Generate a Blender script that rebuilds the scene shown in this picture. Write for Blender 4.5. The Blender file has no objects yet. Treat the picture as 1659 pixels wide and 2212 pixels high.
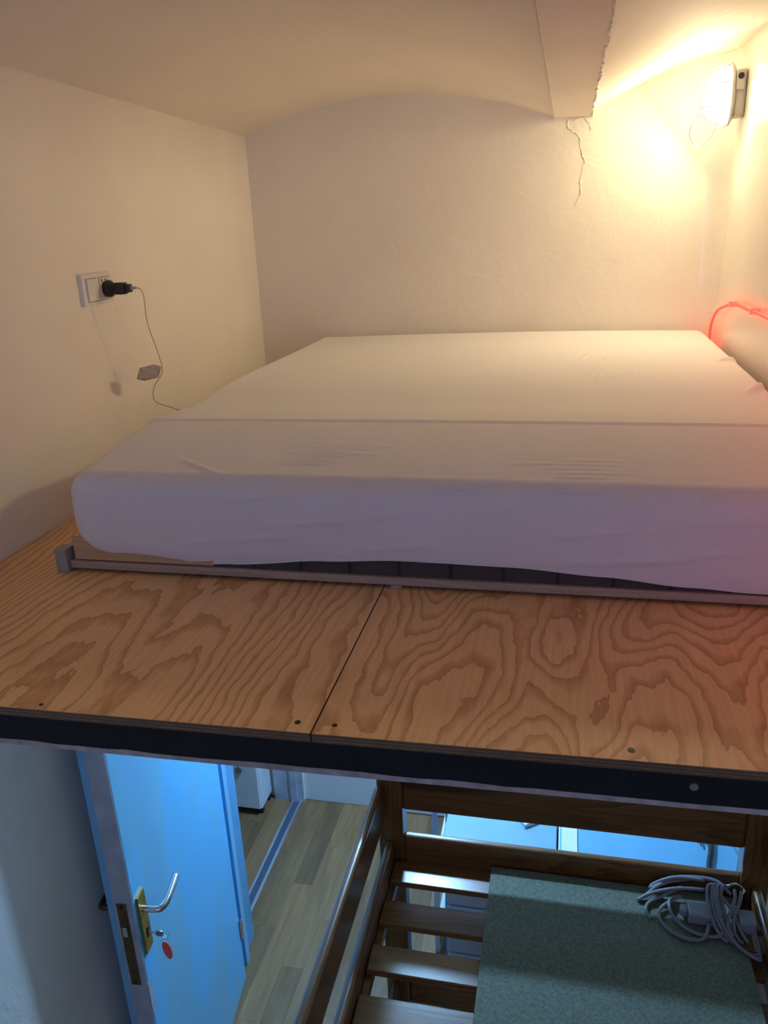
import bpy, bmesh, math, random
from mathutils import Vector, Matrix
random.seed(7)
sc = bpy.context.scene
C = sc.collection

# ------------------------------------------------------------------ units
# Everything is laid out in camera-centred units (camera at 0,0,0, x right, y depth, z up);
# W() turns that into metres with the room floor at z = 0.
S, ZF = 1.15, -2.585
def W(x, y, z): return Vector((x * S, y * S, (z - ZF) * S))

# ------------------------------------------------------------------ camera
FPX, YAW, PITCH, ROLL = 1729.8, math.radians(13.1646), math.radians(19.7995), math.radians(-2.5565)
cam_d = bpy.data.cameras.new('camera'); cam = bpy.data.objects.new('camera', cam_d); C.objects.link(cam)
fw = Vector((-math.sin(YAW) * math.cos(PITCH), math.cos(YAW) * math.cos(PITCH), -math.sin(PITCH)))
rt = Vector((math.cos(YAW), math.sin(YAW), 0)); up = rt.cross(fw)
c_, s_ = math.cos(ROLL), math.sin(ROLL)
r2, u2 = rt * c_ + up * s_, up * c_ - rt * s_
m = Matrix((r2, u2, -fw)).transposed().to_4x4(); m.translation = W(0, 0, 0)
cam.matrix_world = m
cam_d.sensor_fit = 'VERTICAL'; cam_d.sensor_height = 24.0; cam_d.lens = 24.0 * FPX / 2212
cam_d.clip_start = 0.02
sc.camera = cam

# ------------------------------------------------------------------ world, light, exposure
world = bpy.data.worlds.new('sky'); sc.world = world; world.use_nodes = True
bg = world.node_tree.nodes['Background']
bg.inputs[0].default_value = (0.40, 0.52, 1.0, 1); bg.inputs[1].default_value = 1.95
pd = bpy.data.lights.new('window_portal', 'AREA'); pd.shape = 'RECTANGLE'; pd.size = 1.4 * S; pd.size_y = 1.08 * S
pd.cycles.is_portal = True
po = bpy.data.objects.new('window_portal', pd); C.objects.link(po)
po.location = W(0.1, -2.59, -0.26); po.rotation_euler = (math.radians(90), 0, 0)
sc.view_settings.view_transform = 'Standard'; sc.view_settings.look = 'None'
sc.view_settings.exposure = 1.0; sc.view_settings.gamma = 1.0; sc.view_settings.use_curve_mapping = False
sc.cycles.use_denoising = True
sc.cycles.diffuse_bounces = 6
LAMP_W, LAMP_COL = 190.0, (1.0, 0.84, 0.50)      # wall bulkhead (emission strength)
CEIL_W, CEIL_COL = 850.0, (0.28, 0.58, 1.0)      # cold lamp under the platform
LED_W = 2.3

# ------------------------------------------------------------------ materials
def new_mat(name):
    mt = bpy.data.materials.new(name); mt.use_nodes = True
    nt = mt.node_tree; return mt, nt, nt.nodes['Principled BSDF']
def N(nt, t, **k):
    n = nt.nodes.new(t)
    for a, b in k.items():
        if a.startswith('i_'): n.inputs[int(a[2:])].default_value = b
        else: setattr(n, a, b)
    return n
def ramp(nt, stops, interp='LINEAR'):
    r = N(nt, 'ShaderNodeValToRGB'); cr = r.color_ramp; cr.interpolation = interp
    while len(cr.elements) < len(stops): cr.elements.new(0.5)
    for e, (p, c) in zip(cr.elements, stops):
        e.position = p; e.color = (*c, 1)
    return r
def math_n(nt, op, a, b=None):
    n = N(nt, 'ShaderNodeMath', operation=op)
    for i, v in enumerate((a, b)):
        if v is None: continue
        if isinstance(v, (int, float)): n.inputs[i].default_value = v
        else: nt.links.new(v, n.inputs[i])
    return n.outputs[0]
def coords(nt, scale=(1, 1, 1), rand=0.0, rot=(0, 0, 0)):
    tc = N(nt, 'ShaderNodeTexCoord'); mp = N(nt, 'ShaderNodeMapping')
    mp.inputs['Scale'].default_value = scale; mp.inputs['Rotation'].default_value = rot
    nt.links.new(tc.outputs['Object'], mp.inputs['Vector'])
    if rand:
        oi = N(nt, 'ShaderNodeObjectInfo')
        nt.links.new(math_n(nt, 'MULTIPLY', oi.outputs['Random'], rand), mp.inputs['Location'])
    return mp.outputs[0]
def bump(nt, bsdf, h, strength, dist=0.01):
    b = N(nt, 'ShaderNodeBump'); b.inputs['Strength'].default_value = strength; b.inputs['Distance'].default_value = dist
    nt.links.new(h, b.inputs['Height']); nt.links.new(b.outputs[0], bsdf.inputs['Normal'])

def plain(name, col, rough=0.5, metal=0.0, var=0.0, vscale=30, bmp=0.0):
    mt, nt, b = new_mat(name)
    b.inputs['Base Color'].default_value = (*col, 1); b.inputs['Roughness'].default_value = rough
    b.inputs['Metallic'].default_value = metal
    nz = N(nt, 'ShaderNodeTexNoise'); nz.inputs['Scale'].default_value = vscale; nz.inputs['Detail'].default_value = 4
    nt.links.new(coords(nt), nz.inputs['Vector'])
    v = var or 0.04
    r = ramp(nt, [(0.3, tuple(x * (1 - v) for x in col)), (0.7, tuple(min(1, x * (1 + v)) for x in col))])
    nt.links.new(nz.outputs[0], r.inputs[0]); nt.links.new(r.outputs[0], b.inputs['Base Color'])
    if bmp: bump(nt, b, nz.outputs[0], bmp)
    return mt
def plaster(name, col, bmp=0.35, rough=0.75, bscale=16, spots=0.5, gloss=0.3):
    mt, nt, b = new_mat(name); co = coords(nt)
    b.inputs['Roughness'].default_value = rough; b.inputs['Specular IOR Level'].default_value = gloss
    big = N(nt, 'ShaderNodeTexNoise'); big.inputs['Scale'].default_value = 2.3; big.inputs['Detail'].default_value = 5
    nt.links.new(co, big.inputs['Vector'])
    r = ramp(nt, [(0.3, tuple(x * 0.94 for x in col)), (0.65, col)]); nt.links.new(big.outputs[0], r.inputs[0])
    sp = N(nt, 'ShaderNodeTexNoise'); sp.inputs['Scale'].default_value = 26; sp.inputs['Detail'].default_value = 3
    nt.links.new(co, sp.inputs['Vector'])
    sr = ramp(nt, [(0.735, (0, 0, 0)), (0.80, (spots, spots, spots))]); nt.links.new(sp.outputs[0], sr.inputs[0])
    mx = N(nt, 'ShaderNodeMix', data_type='RGBA'); nt.links.new(sr.outputs[0], mx.inputs[0])
    nt.links.new(r.outputs[0], mx.inputs[6]); mx.inputs[7].default_value = (col[0] * 0.5, col[1] * 0.45, col[2] * 0.38, 1)
    nt.links.new(mx.outputs[2], b.inputs['Base Color'])
    bn = N(nt, 'ShaderNodeTexNoise'); bn.inputs['Scale'].default_value = bscale; bn.inputs['Detail'].default_value = 6
    bn.inputs['Roughness'].default_value = 0.6; bn.inputs['Distortion'].default_value = 0.6
    nt.links.new(co, bn.inputs['Vector']); bump(nt, b, bn.outputs[0], bmp, 0.012)
    return mt
def wood(name, light, dark, axis='x', rough=0.35, rscale=1.0, coat=0.0, knots=True):
    mt, nt, b = new_mat(name)
    sc_ = {'x': (1.2, 16, 16), 'y': (16, 1.2, 16), 'z': (16, 16, 1.2)}[axis]
    co = coords(nt, tuple(v * rscale for v in sc_), rand=23.0)
    n1 = N(nt, 'ShaderNodeTexNoise'); n1.inputs['Scale'].default_value = 1.0; n1.inputs['Detail'].default_value = 5; n1.inputs['Distortion'].default_value = 0.8
    nt.links.new(co, n1.inputs['Vector'])
    f = math_n(nt, 'FRACT', math_n(nt, 'MULTIPLY', n1.outputs[0], 7.0))
    r = ramp(nt, [(0.0, light), (0.6, tuple((a + c) / 2 for a, c in zip(light, dark))), (0.92, dark), (1.0, light)])
    nt.links.new(f, r.inputs[0]); last = r.outputs[0]
    if knots:
        vz = N(nt, 'ShaderNodeTexVoronoi'); vz.inputs['Scale'].default_value = 0.33
        nt.links.new(co, vz.inputs['Vector'])
        kr = ramp(nt, [(0.07, (0.85, 0.85, 0.85)), (0.13, (0, 0, 0))]); nt.links.new(vz.outputs[0], kr.inputs[0])
        mx = N(nt, 'ShaderNodeMix', data_type='RGBA'); nt.links.new(kr.outputs[0], mx.inputs[0])
        nt.links.new(last, mx.inputs[6]); mx.inputs[7].default_value = (dark[0] * 0.35, dark[1] * 0.3, dark[2] * 0.3, 1); last = mx.outputs[2]
    nt.links.new(last, b.inputs['Base Color'])
    b.inputs['Roughness'].default_value = rough; b.inputs['Coat Weight'].default_value = coat; b.inputs['Coat Roughness'].default_value = 0.2
    bump(nt, b, n1.outputs[0], 0.12, 0.004)
    return mt
def plywood(name, kx, seed, freq):
    mt, nt, b = new_mat(name)
    tc = N(nt, 'ShaderNodeTexCoord'); mp = N(nt, 'ShaderNodeMapping'); mp.inputs['Scale'].default_value = (4.4, 1.35, 1)
    mp.inputs['Location'].default_value = (seed, seed * 1.7, 0)
    nt.links.new(tc.outputs['Object'], mp.inputs['Vector'])
    n1 = N(nt, 'ShaderNodeTexNoise'); n1.inputs['Scale'].default_value = 1.0; n1.inputs['Detail'].default_value = 1.6; n1.inputs['Roughness'].default_value = 0.38
    n1.inputs['Distortion'].default_value = 0.25
    nt.links.new(mp.outputs[0], n1.inputs['Vector'])
    m2 = N(nt, 'ShaderNodeMapping'); m2.inputs['Scale'].default_value = (34, 12, 1); nt.links.new(tc.outputs['Object'], m2.inputs['Vector'])
    n2 = N(nt, 'ShaderNodeTexNoise'); n2.inputs['Scale'].default_value = 1.0; n2.inputs['Detail'].default_value = 3
    nt.links.new(m2.outputs[0], n2.inputs['Vector'])
    sx = N(nt, 'ShaderNodeSeparateXYZ'); nt.links.new(tc.outputs['Object'], sx.inputs[0])
    ax = math_n(nt, 'ABSOLUTE', math_n(nt, 'ADD', sx.outputs[0], kx[1]))
    fld = math_n(nt, 'ADD', math_n(nt, 'MULTIPLY', n1.outputs[0], freq), math_n(nt, 'MULTIPLY', n2.outputs[0], 1.15))
    fld = math_n(nt, 'ADD', fld, math_n(nt, 'MULTIPLY', math_n(nt, 'POWER', ax, 1.7), kx[0]))
    f = math_n(nt, 'FRACT', fld)
    lt, dk = (0.95, 0.625, 0.325), (0.68, 0.385, 0.180)
    md = tuple((a * 0.55 + c * 0.45) for a, c in zip(lt, dk))
    r = ramp(nt, [(0.0, lt), (0.56, lt), (0.70, md), (0.93, dk), (0.985, tuple(x * 0.93 for x in dk)), (1.0, lt)])
    nt.links.new(f, r.inputs[0])
    m3 = N(nt, 'ShaderNodeMapping'); m3.inputs['Scale'].default_value = (160, 5, 1); nt.links.new(tc.outputs['Object'], m3.inputs['Vector'])
    n3 = N(nt, 'ShaderNodeTexNoise'); n3.inputs['Scale'].default_value = 1.0; n3.inputs['Detail'].default_value = 3; nt.links.new(m3.outputs[0], n3.inputs['Vector'])
    r3 = ramp(nt, [(0.3, (0.88, 0.86, 0.84)), (0.65, (1, 1, 1))]); nt.links.new(n3.outputs[0], r3.inputs[0])
    mx = N(nt, 'ShaderNodeMix', data_type='RGBA', blend_type='MULTIPLY'); mx.inputs[0].default_value = 1.0
    nt.links.new(r.outputs[0], mx.inputs[6]); nt.links.new(r3.outputs[0], mx.inputs[7])
    # raw layered edge where the face turns vertical
    ge = N(nt, 'ShaderNodeNewGeometry'); sn = N(nt, 'ShaderNodeSeparateXYZ'); nt.links.new(ge.outputs['Normal'], sn.inputs[0])
    side = math_n(nt, 'LESS_THAN', math_n(nt, 'ABSOLUTE', sn.outputs[2]), 0.5)
    lay = math_n(nt, 'FRACT', math_n(nt, 'MULTIPLY', sx.outputs[2], 190.0))
    n4 = N(nt, 'ShaderNodeTexNoise'); n4.inputs['Scale'].default_value = 40; nt.links.new(tc.outputs['Object'], n4.inputs['Vector'])
    lr = ramp(nt, [(0.3, (0.20, 0.12, 0.06)), (0.5, (0.10, 0.055, 0.03)), (0.95, (0.26, 0.16, 0.085))])
    nt.links.new(math_n(nt, 'MULTIPLY', math_n(nt, 'ADD', lay, n4.outputs[0]), 0.66), lr.inputs[0])
    m4 = N(nt, 'ShaderNodeMix', data_type='RGBA'); nt.links.new(side, m4.inputs[0])
    nt.links.new(mx.outputs[2], m4.inputs[6]); nt.links.new(lr.outputs[0], m4.inputs[7])
    nt.links.new(m4.outputs[2], b.inputs['Base Color'])
    b.inputs['Roughness'].default_value = 0.5; b.inputs['Specular IOR Level'].default_value = 0.35
    bump(nt, b, n3.outputs[0], 0.05, 0.003)
    return mt
def emit(name, col, strength, base=(0.8, 0.8, 0.8)):
    mt, nt, b = new_mat(name)
    b.inputs['Base Color'].default_value = (*base, 1)
    b.inputs['Emission Color'].default_value = (*col, 1); b.inputs['Emission Strength'].default_value = strength
    return mt

M = {}
M['wall'] = plaster('cream_wall_paint', (0.90, 0.86, 0.79), bmp=0.22)
M['wall_rough'] = plaster('rough_cream_plaster', (0.90, 0.86, 0.79), bmp=0.28, bscale=11)
M['wall_gloss'] = plaster('semi_gloss_cream_paint', (0.90, 0.86, 0.79), bmp=0.04, rough=0.22, gloss=0.6, bscale=6, spots=0.2)
M['ceiling'] = plaster('cream_ceiling_plaster', (0.87, 0.82, 0.74), bmp=0.3, bscale=7, spots=0.25)
M['lower_wall'] = plaster('white_wall_paint', (0.80, 0.80, 0.80), bmp=0.1, spots=0.2)
M['wood_dark'] = {a: wood('stained_pine_' + a, (0.22, 0.088, 0.024), (0.115, 0.040, 0.010), a, 0.30, coat=0.6) for a in 'xyz'}
M['birch'] = wood('birch_rail', (0.62, 0.43, 0.25), (0.50, 0.32, 0.17), 'x', 0.5, knots=False)
M['shaded_birch'] = wood('shaded_birch_rail', (0.46, 0.36, 0.29), (0.38, 0.29, 0.23), 'x', 0.6, knots=False)  # grey copy of the birch, with the front rail's shade in its colour
M['black_film'] = plain('black_film_board', (0.0022, 0.0026, 0.0055), 0.75, var=0.3, vscale=60)
M['pale_edge'] = plain('pale_chipped_edge', (0.42, 0.36, 0.36), 0.7, var=0.25, vscale=50)
M['grey_metal'] = plain('grey_steel', (0.30, 0.29, 0.29), 0.4, 0.6, var=0.15)
M['screw'] = plain('dark_screw', (0.05, 0.035, 0.025), 0.5, 0.5)
M['zinc'] = plain('zinc_screw', (0.45, 0.43, 0.42), 0.35, 0.8)
M['grey_plastic'] = plain('grey_plastic', (0.36, 0.34, 0.33), 0.5)
M['lamp_grey'] = plain('lamp_housing_grey', (0.50, 0.49, 0.46), 0.5)
M['white_plastic'] = plain('white_plastic', (0.78, 0.77, 0.75), 0.35)
M['black_plastic'] = plain('black_plastic', (0.012, 0.012, 0.014), 0.38)
M['white_paint'] = plain('white_gloss_paint', (0.78, 0.80, 0.83), 0.35, var=0.05, vscale=8)
M['desk'] = plain('pale_blue_desk_laminate', (0.16, 0.43, 0.64), 0.4, var=0.04, vscale=6)
M['desk_dim'] = plain('dimmed_blue_cabinet_top', (0.20, 0.38, 0.50), 0.4, var=0.05, vscale=6)  # darker than the desk: the dimmer light here is put into the colour
M['casing'] = plain('blue_casing_paint', (0.12, 0.40, 0.68), 0.35, var=0.06, vscale=8)
M['casing_light'] = plain('light_blue_bead_paint', (0.24, 0.58, 0.86), 0.3, var=0.06, vscale=8)
M['brass'] = plain('brass', (0.62, 0.40, 0.10), 0.32, 0.9, var=0.2)
M['brass_dark'] = plain('tarnished_brass', (0.16, 0.11, 0.05), 0.5, 0.7, var=0.35)
M['chrome'] = plain('satin_chrome', (0.72, 0.72, 0.72), 0.22, 1.0)
M['red_tag'] = plain('red_plastic_tag', (1.0, 0.14, 0.08), 0.4)
M['clear_tag'] = plain('grey_printed_tag', (0.42, 0.36, 0.36), 0.4, var=0.35, vscale=180)
M['chip'] = plain('green_chipboard', (0.155, 0.165, 0.115), 0.8, var=0.30, vscale=120, bmp=0.1)
M['cable'] = plain('shaded_white_cable', (0.24, 0.22, 0.24), 0.5)  # pale cable darkened: the bed rail's shadow is put into its colour
M['strip_shaded'] = plain('shaded_white_plastic', (0.30, 0.30, 0.33), 0.45)  # white plastic toned down to carry the rail's shadow
M['cord'] = plain('thin_beige_cord', (0.55, 0.47, 0.36), 0.5)
M['alu'] = plain('brushed_aluminium', (0.75, 0.76, 0.78), 0.3, 0.9)
M['rubber'] = plain('dark_rubber', (0.06, 0.09, 0.14), 0.6)
M['dark_blue'] = plain('dark_blue_board', (0.05, 0.08, 0.13), 0.5)
M['sill_dark'] = plain('black_rubber_foot', (0.01, 0.01, 0.012), 0.6)
M['bead'] = plain('chipped_white_plaster', (0.85, 0.82, 0.76), 0.85, var=0.08)

def door_mat():
    mt, nt, b = new_mat('pale_blue_door_paint'); co = coords(nt, (1, 1.2, 0.5))
    nz = N(nt, 'ShaderNodeTexNoise'); nz.inputs['Scale'].default_value = 1.5; nz.inputs['Detail'].default_value = 4; nz.inputs['Distortion'].default_value = 0.3
    nt.links.new(co, nz.inputs['Vector'])
    r = ramp(nt, [(0.35, (0.20, 0.52, 0.78)), (0.44, (0.22, 0.56, 0.76)), (0.50, (0.15, 0.57, 0.94)), (0.75, (0.16, 0.60, 0.95))])
    nt.links.new(nz.outputs[0], r.inputs[0]); nt.links.new(r.outputs[0], b.inputs['Base Color'])
    b.inputs['Roughness'].default_value = 0.4; bump(nt, b, nz.outputs[0], 0.08, 0.01)
    return mt
M['door'] = door_mat()
M['door_edge'] = plain('worn_door_edge_paint', (0.46, 0.50, 0.58), 0.5, var=0.2, vscale=12)

def sheet_mat():
    mt, nt, b = new_mat('white_jersey_sheet'); co = coords(nt)
    nz = N(nt, 'ShaderNodeTexNoise'); nz.inputs['Scale'].default_value = 420; nz.inputs['Detail'].default_value = 2
    nt.links.new(co, nz.inputs['Vector'])
    r = ramp(nt, [(0.3, (0.78, 0.76, 0.78)), (0.7, (0.86, 0.84, 0.86))]); nt.links.new(nz.outputs[0], r.inputs[0])
    nt.links.new(r.outputs[0], b.inputs['Base Color']); b.inputs['Roughness'].default_value = 0.9
    b.inputs['Sheen Weight'].default_value = 0.15; b.inputs['Specular IOR Level'].default_value = 0.1
    bump(nt, b, nz.outputs[0], 0.15, 0.002)
    return mt
M['sheet'] = sheet_mat()
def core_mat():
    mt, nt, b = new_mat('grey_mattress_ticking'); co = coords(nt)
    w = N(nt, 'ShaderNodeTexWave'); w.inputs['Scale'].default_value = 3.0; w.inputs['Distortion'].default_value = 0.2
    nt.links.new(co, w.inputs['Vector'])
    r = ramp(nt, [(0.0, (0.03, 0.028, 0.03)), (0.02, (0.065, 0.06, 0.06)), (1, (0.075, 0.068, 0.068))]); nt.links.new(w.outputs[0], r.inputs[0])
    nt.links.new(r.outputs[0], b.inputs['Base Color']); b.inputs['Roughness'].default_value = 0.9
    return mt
M['core'] = core_mat()
def plank_mat():
    mt, nt, b = new_mat('oak_laminate'); co = coords(nt, (22, 2.2, 22), rand=31.0)
    nz = N(nt, 'ShaderNodeTexNoise'); nz.inputs['Scale'].default_value = 1.0; nz.inputs['Detail'].default_value = 5; nz.inputs['Distortion'].default_value = 0.9
    nt.links.new(co, nz.inputs['Vector'])
    r = ramp(nt, [(0.3, (0.245, 0.132, 0.055)), (0.7, (0.365, 0.21, 0.10))]); nt.links.new(nz.outputs[0], r.inputs[0])
    oi = N(nt, 'ShaderNodeObjectInfo'); r2 = ramp(nt, [(0.0, (0.62, 0.62, 0.64)), (1.0, (1.12, 1.08, 1.0))]); nt.links.new(oi.outputs['Random'], r2.inputs[0])
    mx = N(nt, 'ShaderNodeMix', data_type='RGBA', blend_type='MULTIPLY'); mx.inputs[0].default_value = 1.0
    nt.links.new(r.outputs[0], mx.inputs[6]); nt.links.new(r2.outputs[0], mx.inputs[7])
    nt.links.new(mx.outputs[2], b.inputs['Base Color']); b.inputs['Roughness'].default_value = 0.38
    return mt
M['plank'] = plank_mat()
M['ply_a'] = plywood('plywood_left_sheet', (55.0, -0.06), 3.1, 12)
M['ply_b'] = plywood('plywood_right_sheet', (0.6, 0.1), 11.4, 27)
def glass_mat():
    mt = bpy.data.materials.new('window_glass'); mt.use_nodes = True; nt = mt.node_tree
    for n in list(nt.nodes): nt.nodes.remove(n)
    o = N(nt, 'ShaderNodeOutputMaterial'); t = N(nt, 'ShaderNodeBsdfTransparent'); g = N(nt, 'ShaderNodeBsdfGlossy'); x = N(nt, 'ShaderNodeMixShader')
    g.inputs['Roughness'].default_value = 0.02; x.inputs[0].default_value = 0.06
    nt.links.new(t.outputs[0], x.inputs[1]); nt.links.new(g.outputs[0], x.inputs[2]); nt.links.new(x.outputs[0], o.inputs[0])
    return mt
M['glass'] = glass_mat()
def clear_mat():
    mt, nt, b = new_mat('clear_plastic_folder')
    b.inputs['Base Color'].default_value = (0.35, 0.5, 0.55, 1); b.inputs['Alpha'].default_value = 0.55; b.inputs['Roughness'].default_value = 0.12
    return mt
M['clear'] = clear_mat()
M['lamp_bulb'] = emit('lit_led_board', LAMP_COL, LAMP_W)
def lit_glass():
    mt = bpy.data.materials.new('lit_frosted_glass'); mt.use_nodes = True; nt = mt.node_tree
    for n in list(nt.nodes): nt.nodes.remove(n)
    o = N(nt, 'ShaderNodeOutputMaterial'); t = N(nt, 'ShaderNodeBsdfTransparent'); e_ = N(nt, 'ShaderNodeEmission'); a = N(nt, 'ShaderNodeAddShader')
    e_.inputs[0].default_value = (*LAMP_COL, 1); e_.inputs[1].default_value = 2.2; t.inputs[0].default_value = (0.92, 0.92, 0.92, 1)
    nt.links.new(t.outputs[0], a.inputs[0]); nt.links.new(e_.outputs[0], a.inputs[1]); nt.links.new(a.outputs[0], o.inputs[0])
    return mt
M['lamp_glow'] = lit_glass()
M['cold_glow'] = emit('lit_cold_diffuser', CEIL_COL, CEIL_W)
M['led'] = emit('red_led_tube', (1.0, 0.022, 0.012), LED_W, (0.45, 0.02, 0.015))

# ------------------------------------------------------------------ geometry helpers
def tag(o, label=None, cat=None, group=None, kind=None):
    if label: o['label'] = label
    if cat: o['category'] = cat
    if group: o['group'] = group
    if kind: o['kind'] = kind
    return o
def thing(name, base, label, cat, group=None, kind=None):
    o = bpy.data.objects.new(name, None); C.objects.link(o); o.location = W(*base); o.empty_display_size = 0.1
    return tag(o, label, cat, group, kind)
def origin_of(o):
    v = o.location.copy()
    while o.parent: o = o.parent; v += o.location
    return v
def mk(name, bm_or_vf, mat, parent=None, smooth=False, origin=None):
    """verts in layout units -> one mesh object, origin at its base (or at the parent's origin)"""
    if isinstance(bm_or_vf, bmesh.types.BMesh):
        bm = bm_or_vf
    else:
        bm = bmesh.new(); vs = [bm.verts.new(v) for v in bm_or_vf[0]]
        for f in bm_or_vf[1]:
            try: bm.faces.new([vs[i] for i in f])
            except ValueError: pass
    for v in bm.verts: v.co = W(*v.co)
    xs = [v.co for v in bm.verts]
    lo = Vector((min(v.x for v in xs), min(v.y for v in xs), min(v.z for v in xs))); hi = Vector((max(v.x for v in xs), max(v.y for v in xs), max(v.z for v in xs)))
    base = W(*origin) if origin else Vector(((lo.x + hi.x) / 2, (lo.y + hi.y) / 2, lo.z))
    for v in bm.verts: v.co -= base
    bmesh.ops.recalc_face_normals(bm, faces=bm.faces)
    me = bpy.data.meshes.new(name); bm.to_mesh(me); bm.free()
    if smooth:
        for p in me.polygons: p.use_smooth = True
    me.materials.append(mat)
    o = bpy.data.objects.new(name, me); C.objects.link(o)
    if parent:
        o.parent = parent; o.location = base - origin_of(parent)
    else: o.location = base
    return o
def box(bm, x0, x1, y0, y1, z0, z1, bev=0.0, seg=2):
    r = bmesh.ops.create_cube(bm, size=1.0)
    vs = r['verts']
    for v in vs:
        v.co = Vector(((x0 + x1) / 2 + v.co.x * (x1 - x0), (y0 + y1) / 2 + v.co.y * (y1 - y0), (z0 + z1) / 2 + v.co.z * (z1 - z0)))
    if bev:
        es = list({e for v in vs for e in v.link_edges})
        bmesh.ops.bevel(bm, geom=es, offset=bev, segments=seg, profile=0.5, affect='EDGES')
    return bm
def bx(*a, **k): return box(bmesh.new(), *a, **k)
def hexa(bm, bot, top):
    vs = [bm.verts.new(p) for p in list(bot) + list(top)]
    n = len(bot)
    bm.faces.new(vs[:n][::-1]); bm.faces.new(vs[n:])
    for i in range(n): bm.faces.new([vs[i], vs[(i + 1) % n], vs[n + (i + 1) % n], vs[n + i]])
    return bm
def catmull(P, n=8):
    P = [Vector(p) for p in P]; out = []
    Q = [P[0] * 2 - P[1]] + P + [P[-1] * 2 - P[-2]]
    for i in range(1, len(Q) - 2):
        a, b, c, d = Q[i - 1:i + 3]
        for k in range(n):
            t = k / n
            out.append(0.5 * ((2 * b) + (c - a) * t + (2 * a - 5 * b + 4 * c - d) * t * t + (3 * b - a - 3 * c + d) * t ** 3))
    out.append(P[-1]); return out
def tube(bm, pts, r, seg=8, cap=True):
    pts = [Vector(p) for p in pts]; rings = []; prev = None
    for i, p in enumerate(pts):
        t = (pts[min(i + 1, len(pts) - 1)] - pts[max(i - 1, 0)]).normalized()
        if prev is None:
            a = Vector((0, 0, 1)) if abs(t.z) < 0.9 else Vector((1, 0, 0)); nrm = t.cross(a).normalized()
        else: nrm = (prev - t * prev.dot(t)).normalized()
        prev = nrm; bn = t.cross(nrm); rr = r[i] if isinstance(r, (list, tuple)) else r
        rings.append([bm.verts.new(p + nrm * rr * math.cos(2 * math.pi * k / seg) + bn * rr * math.sin(2 * math.pi * k / seg)) for k in range(seg)])
    for a, b in zip(rings, rings[1:]):
        for k in range(seg): bm.faces.new([a[k], a[(k + 1) % seg], b[(k + 1) % seg], b[k]])
    if cap: bm.faces.new(rings[0][::-1]); bm.faces.new(rings[-1])
    return bm
def tb(pts, r, seg=8, n=0): return tube(bmesh.new(), catmull(pts, n) if n else pts, r, seg)
def extrude_poly(bm, pts, lo, hi, axis):
    """2-D outline extruded along axis ('x','y','z') from lo to hi"""
    def P(a, b, t): return {'x': (t, a, b), 'y': (a, t, b), 'z': (a, b, t)}[axis]
    return hexa(bm, [P(a, b, lo) for a, b in pts], [P(a, b, hi) for a, b in pts])
def copy_part(o, parent, dloc):
    c = o.copy(); C.objects.link(c); c.parent = parent; c.location = o.location + dloc; return c
def xw(y): return -1.10 - 0.02883 * (y - 1.35)            # left wall surface, slightly out of square
XB = xw(2.98)

# ================================================================== THE SETTING
YB, YR, XR, ZC = 2.98, -2.6, 1.5, 0.75
# floor: sub-floor + planks
fl = mk('floor', bx(-2.7, XR, YR, YB + 0.12, ZF - 0.08, ZF - 0.008), M['plank']); tag(fl, 'grey brown oak laminate floor of narrow planks', 'floor', kind='structure')
PW, PL = 0.083, 0.62
pm = None
row = 0; x = -2.2
while x < 1.2:
    y = YB - 0.002 + PL * ((row * 0.37) % 1.0)
    while y > 1.0:
        y1, y0 = min(y, YB - 0.002), y - PL
        if y1 - y0 > 0.03:
            if pm is None:
                p = mk('plank', bx(0, PW - 0.0004, 0, PL - 0.0004, ZF - 0.008, ZF, bev=0.0002, seg=1), M['plank'], fl); pm = p
            else:
                p = pm.copy(); C.objects.link(p); p.parent = fl
            yy1 = y1 - y0
            p.location = W(x + PW / 2, y0 + yy1 / 2, ZF - 0.008) - fl.location
            p.scale = (1, yy1 / PL, 1)
        y -= PL
    x += PW; row += 1

# left wall with the doorway
bm = bmesh.new()
def lw(y0, y1, z0, z1):
    hexa(bm, [(xw(y0), y0, z0), (xw(y1), y1, z0), (xw(y1) - 0.14, y1, z0), (xw(y0) - 0.14, y0, z0)],
         [(xw(y0), y0, z1), (xw(y1), y1, z1), (xw(y1) - 0.14, y1, z1), (xw(y0) - 0.14, y0, z1)])
lw(YR, 2.19, ZF, 0.45); lw(2.19, 2.965, -0.83, 0.45); lw(2.965, YB + 0.1, ZF, 0.45)
tag(mk('wall_left', bm, M['wall']), 'smooth cream painted left wall beside the mattress', 'wall', kind='structure')
# back wall: upper rough plaster and white lower part
bm = bx(-2.7, XR, YB, YB + 0.12, -0.62, ZC)
wb = tag(mk('wall_back', bm, M['wall_rough']), 'uneven cream plaster back wall behind the mattress', 'wall', kind='structure')
tag(mk('wall_back_lower', bx(-2.7, XR, YB, YB + 0.12, ZF, -0.62), M['lower_wall']), 'white lower back wall beneath the bed platform', 'wall', kind='structure')
# cracked plaster ridges under the beam
for k, pts in enumerate([[(-0.02, 0.30), (-0.01, 0.27), (0.02, 0.24), (0.03, 0.20), (0.045, 0.16)], [(0.0, 0.29), (0.03, 0.30), (0.05, 0.285), (0.055, 0.26)],
                         [(0.045, 0.17), (0.03, 0.12), (0.035, 0.08), (0.02, 0.03)], [(-0.05, 0.303), (-0.03, 0.305), (0.0, 0.298), (0.04, 0.306)]]):
    P3 = [(a + random.uniform(-.004, .004), YB - 0.0005, b) for a, b in catmull([(q[0], q[1], 0) for q in pts], 5) for a, b in [(a, b)]] if False else \
         [(v.x + random.uniform(-.004, .004), YB - 0.0005, v.y + random.uniform(-.003, .003)) for v in catmull([(q[0], q[1], 0) for q in pts], 5)]
    mk('plaster_ridge', tube(bmesh.new(), P3, [random.uniform(.0006, .0022) for _ in P3], 6), M['wall_rough'], wb, smooth=True)
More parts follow.
